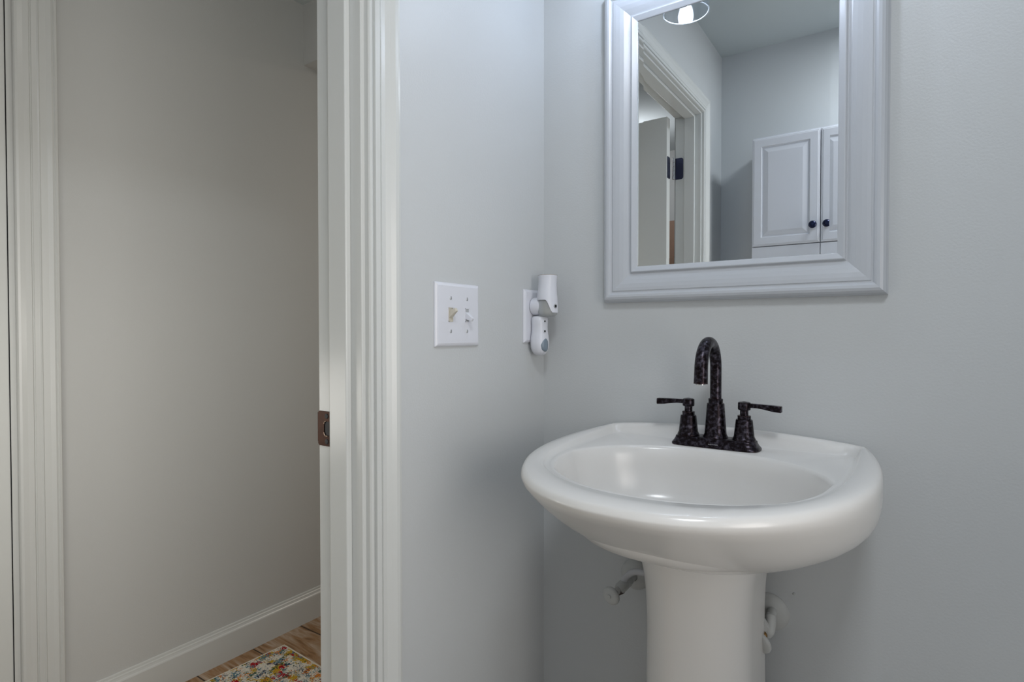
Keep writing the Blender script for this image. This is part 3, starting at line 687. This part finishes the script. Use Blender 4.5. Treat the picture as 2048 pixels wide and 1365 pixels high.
obj('valve_handle', bm, M['pvalve'], rv, smooth=True, angle=45)
bm = bmesh.new(); tube(bm, smooth_path([(.4840, -.0575, .5840), (.4800, -.060, .5960), (.4720, -.064, .6150), (.4600, -.075, .65), (.45, -.085, .72)]), .0058, 20); obj('supply_hose', bm, M['hose'], rv, smooth=True)
# paint drip on the wall
bm = bmesh.new(); lathe(bm, [(.0022, 0), (.0020, .0012), (.001, .002), (.0002, .0022)], (.5276, 0, .6226), (0, -1, 0), 20); tag(obj('paint_blob', bm, M['pvalve'], smooth=True), 'tiny raised paint blob on the wall right of the pedestal', 'paint blob')

# ---------------------------------------------------------------- wall cabinet opposite (seen in the mirror)
CF = -1.3265; KX0, KXM, KX1 = .1745, .4170, .6600; KZ0, KZ1 = 1.4330, 1.8600
cb = thing('wall_cabinet', 'white wall cabinet with two raised panel doors and dark round knobs, seen in the mirror', 'cabinet', ((KX0+KX1)/2, RY, 1.27))
obj('cabinet_body', BOX(KX0, KX1, RY+.001, CF-.019, 1.270, 1.868), M['cab'], cb, bevel=.001)
def panel_door(x0, x1, z0, z1, yf):
    bm = bmesh.new()
    def L(i, y, rt=0):
        a, b, c, d = x0+i, x1-i, z0+i, z1-i
        return [(a, y, c), (b, y, c), (b, y, d), (a, y, d)]
    S_ = [(0, -.018), (0, -.004), (.003, -.0012), (.006, -.0010), (.008, 0), (.034, 0), (.0355, -.0035), (.040, -.0042), (.043, -.0030), (.058, -.0002), (.060, 0)]
    loft(bm, [L(i, yf+y) for i, y in S_]); return bm
for x0_, x1_, kx in ((KX0, KXM-.0012, KXM-.0235), (KXM+.0012, KX1, KXM+.0235)):
    dd = obj('cabinet_door', panel_door(x0_, x1_, KZ0, KZ1, CF), M['cab'], cb)
    bm = bmesh.new(); lathe(bm, [(.006, 0), (.0055, .010), (.0095, .013), (.0138, .017), (.0140, .021), (.011, .0255), (.005, .028), (.001, .0285)], (kx, CF, 1.4980), (0, 1, 0), 32); obj('knob', bm, M['knob'], dd, smooth=True, angle=60)
for x0_, x1_ in ((KX0, KXM-.0012), (KXM+.0012, KX1)): obj('lower_front', BOX(x0_, x1_, CF-.018, CF-.003, 1.270, KZ0-.003), M['cab'], cb, bevel=.001)

# ---------------------------------------------------------------- rug in the hall
ra = math.radians(-3.2)
rg = bpy.data.objects.new('area_rug', None); COL.objects.link(rg); tag(rg, 'small cream rug with multicoloured floral speckles on the wood floor of the hall', 'rug')
rg.location = (-1.086, .0535, 0); rg.rotation_euler = (0, 0, ra)
def rugpart(name, bm, m, **k):
    o = obj(name, bm, m, None, **k); o.parent = rg; return o
rugpart('pile', BOX(.006, .66, -1.4, -.006, .001, .0090), M['rug'], bevel=.002)
bm = bmesh.new(); box(bm, 0, .007, -1.406, 0, .0005, .0085); box(bm, .007, .666, -.007, 0, .0005, .0085); box(bm, .659, .666, -1.406, -.007, .0005, .0085); box(bm, .007, .659, -1.406, -1.399, .0005, .0085)
rugpart('binding', bm, M['rugedge'], bevel=.002)
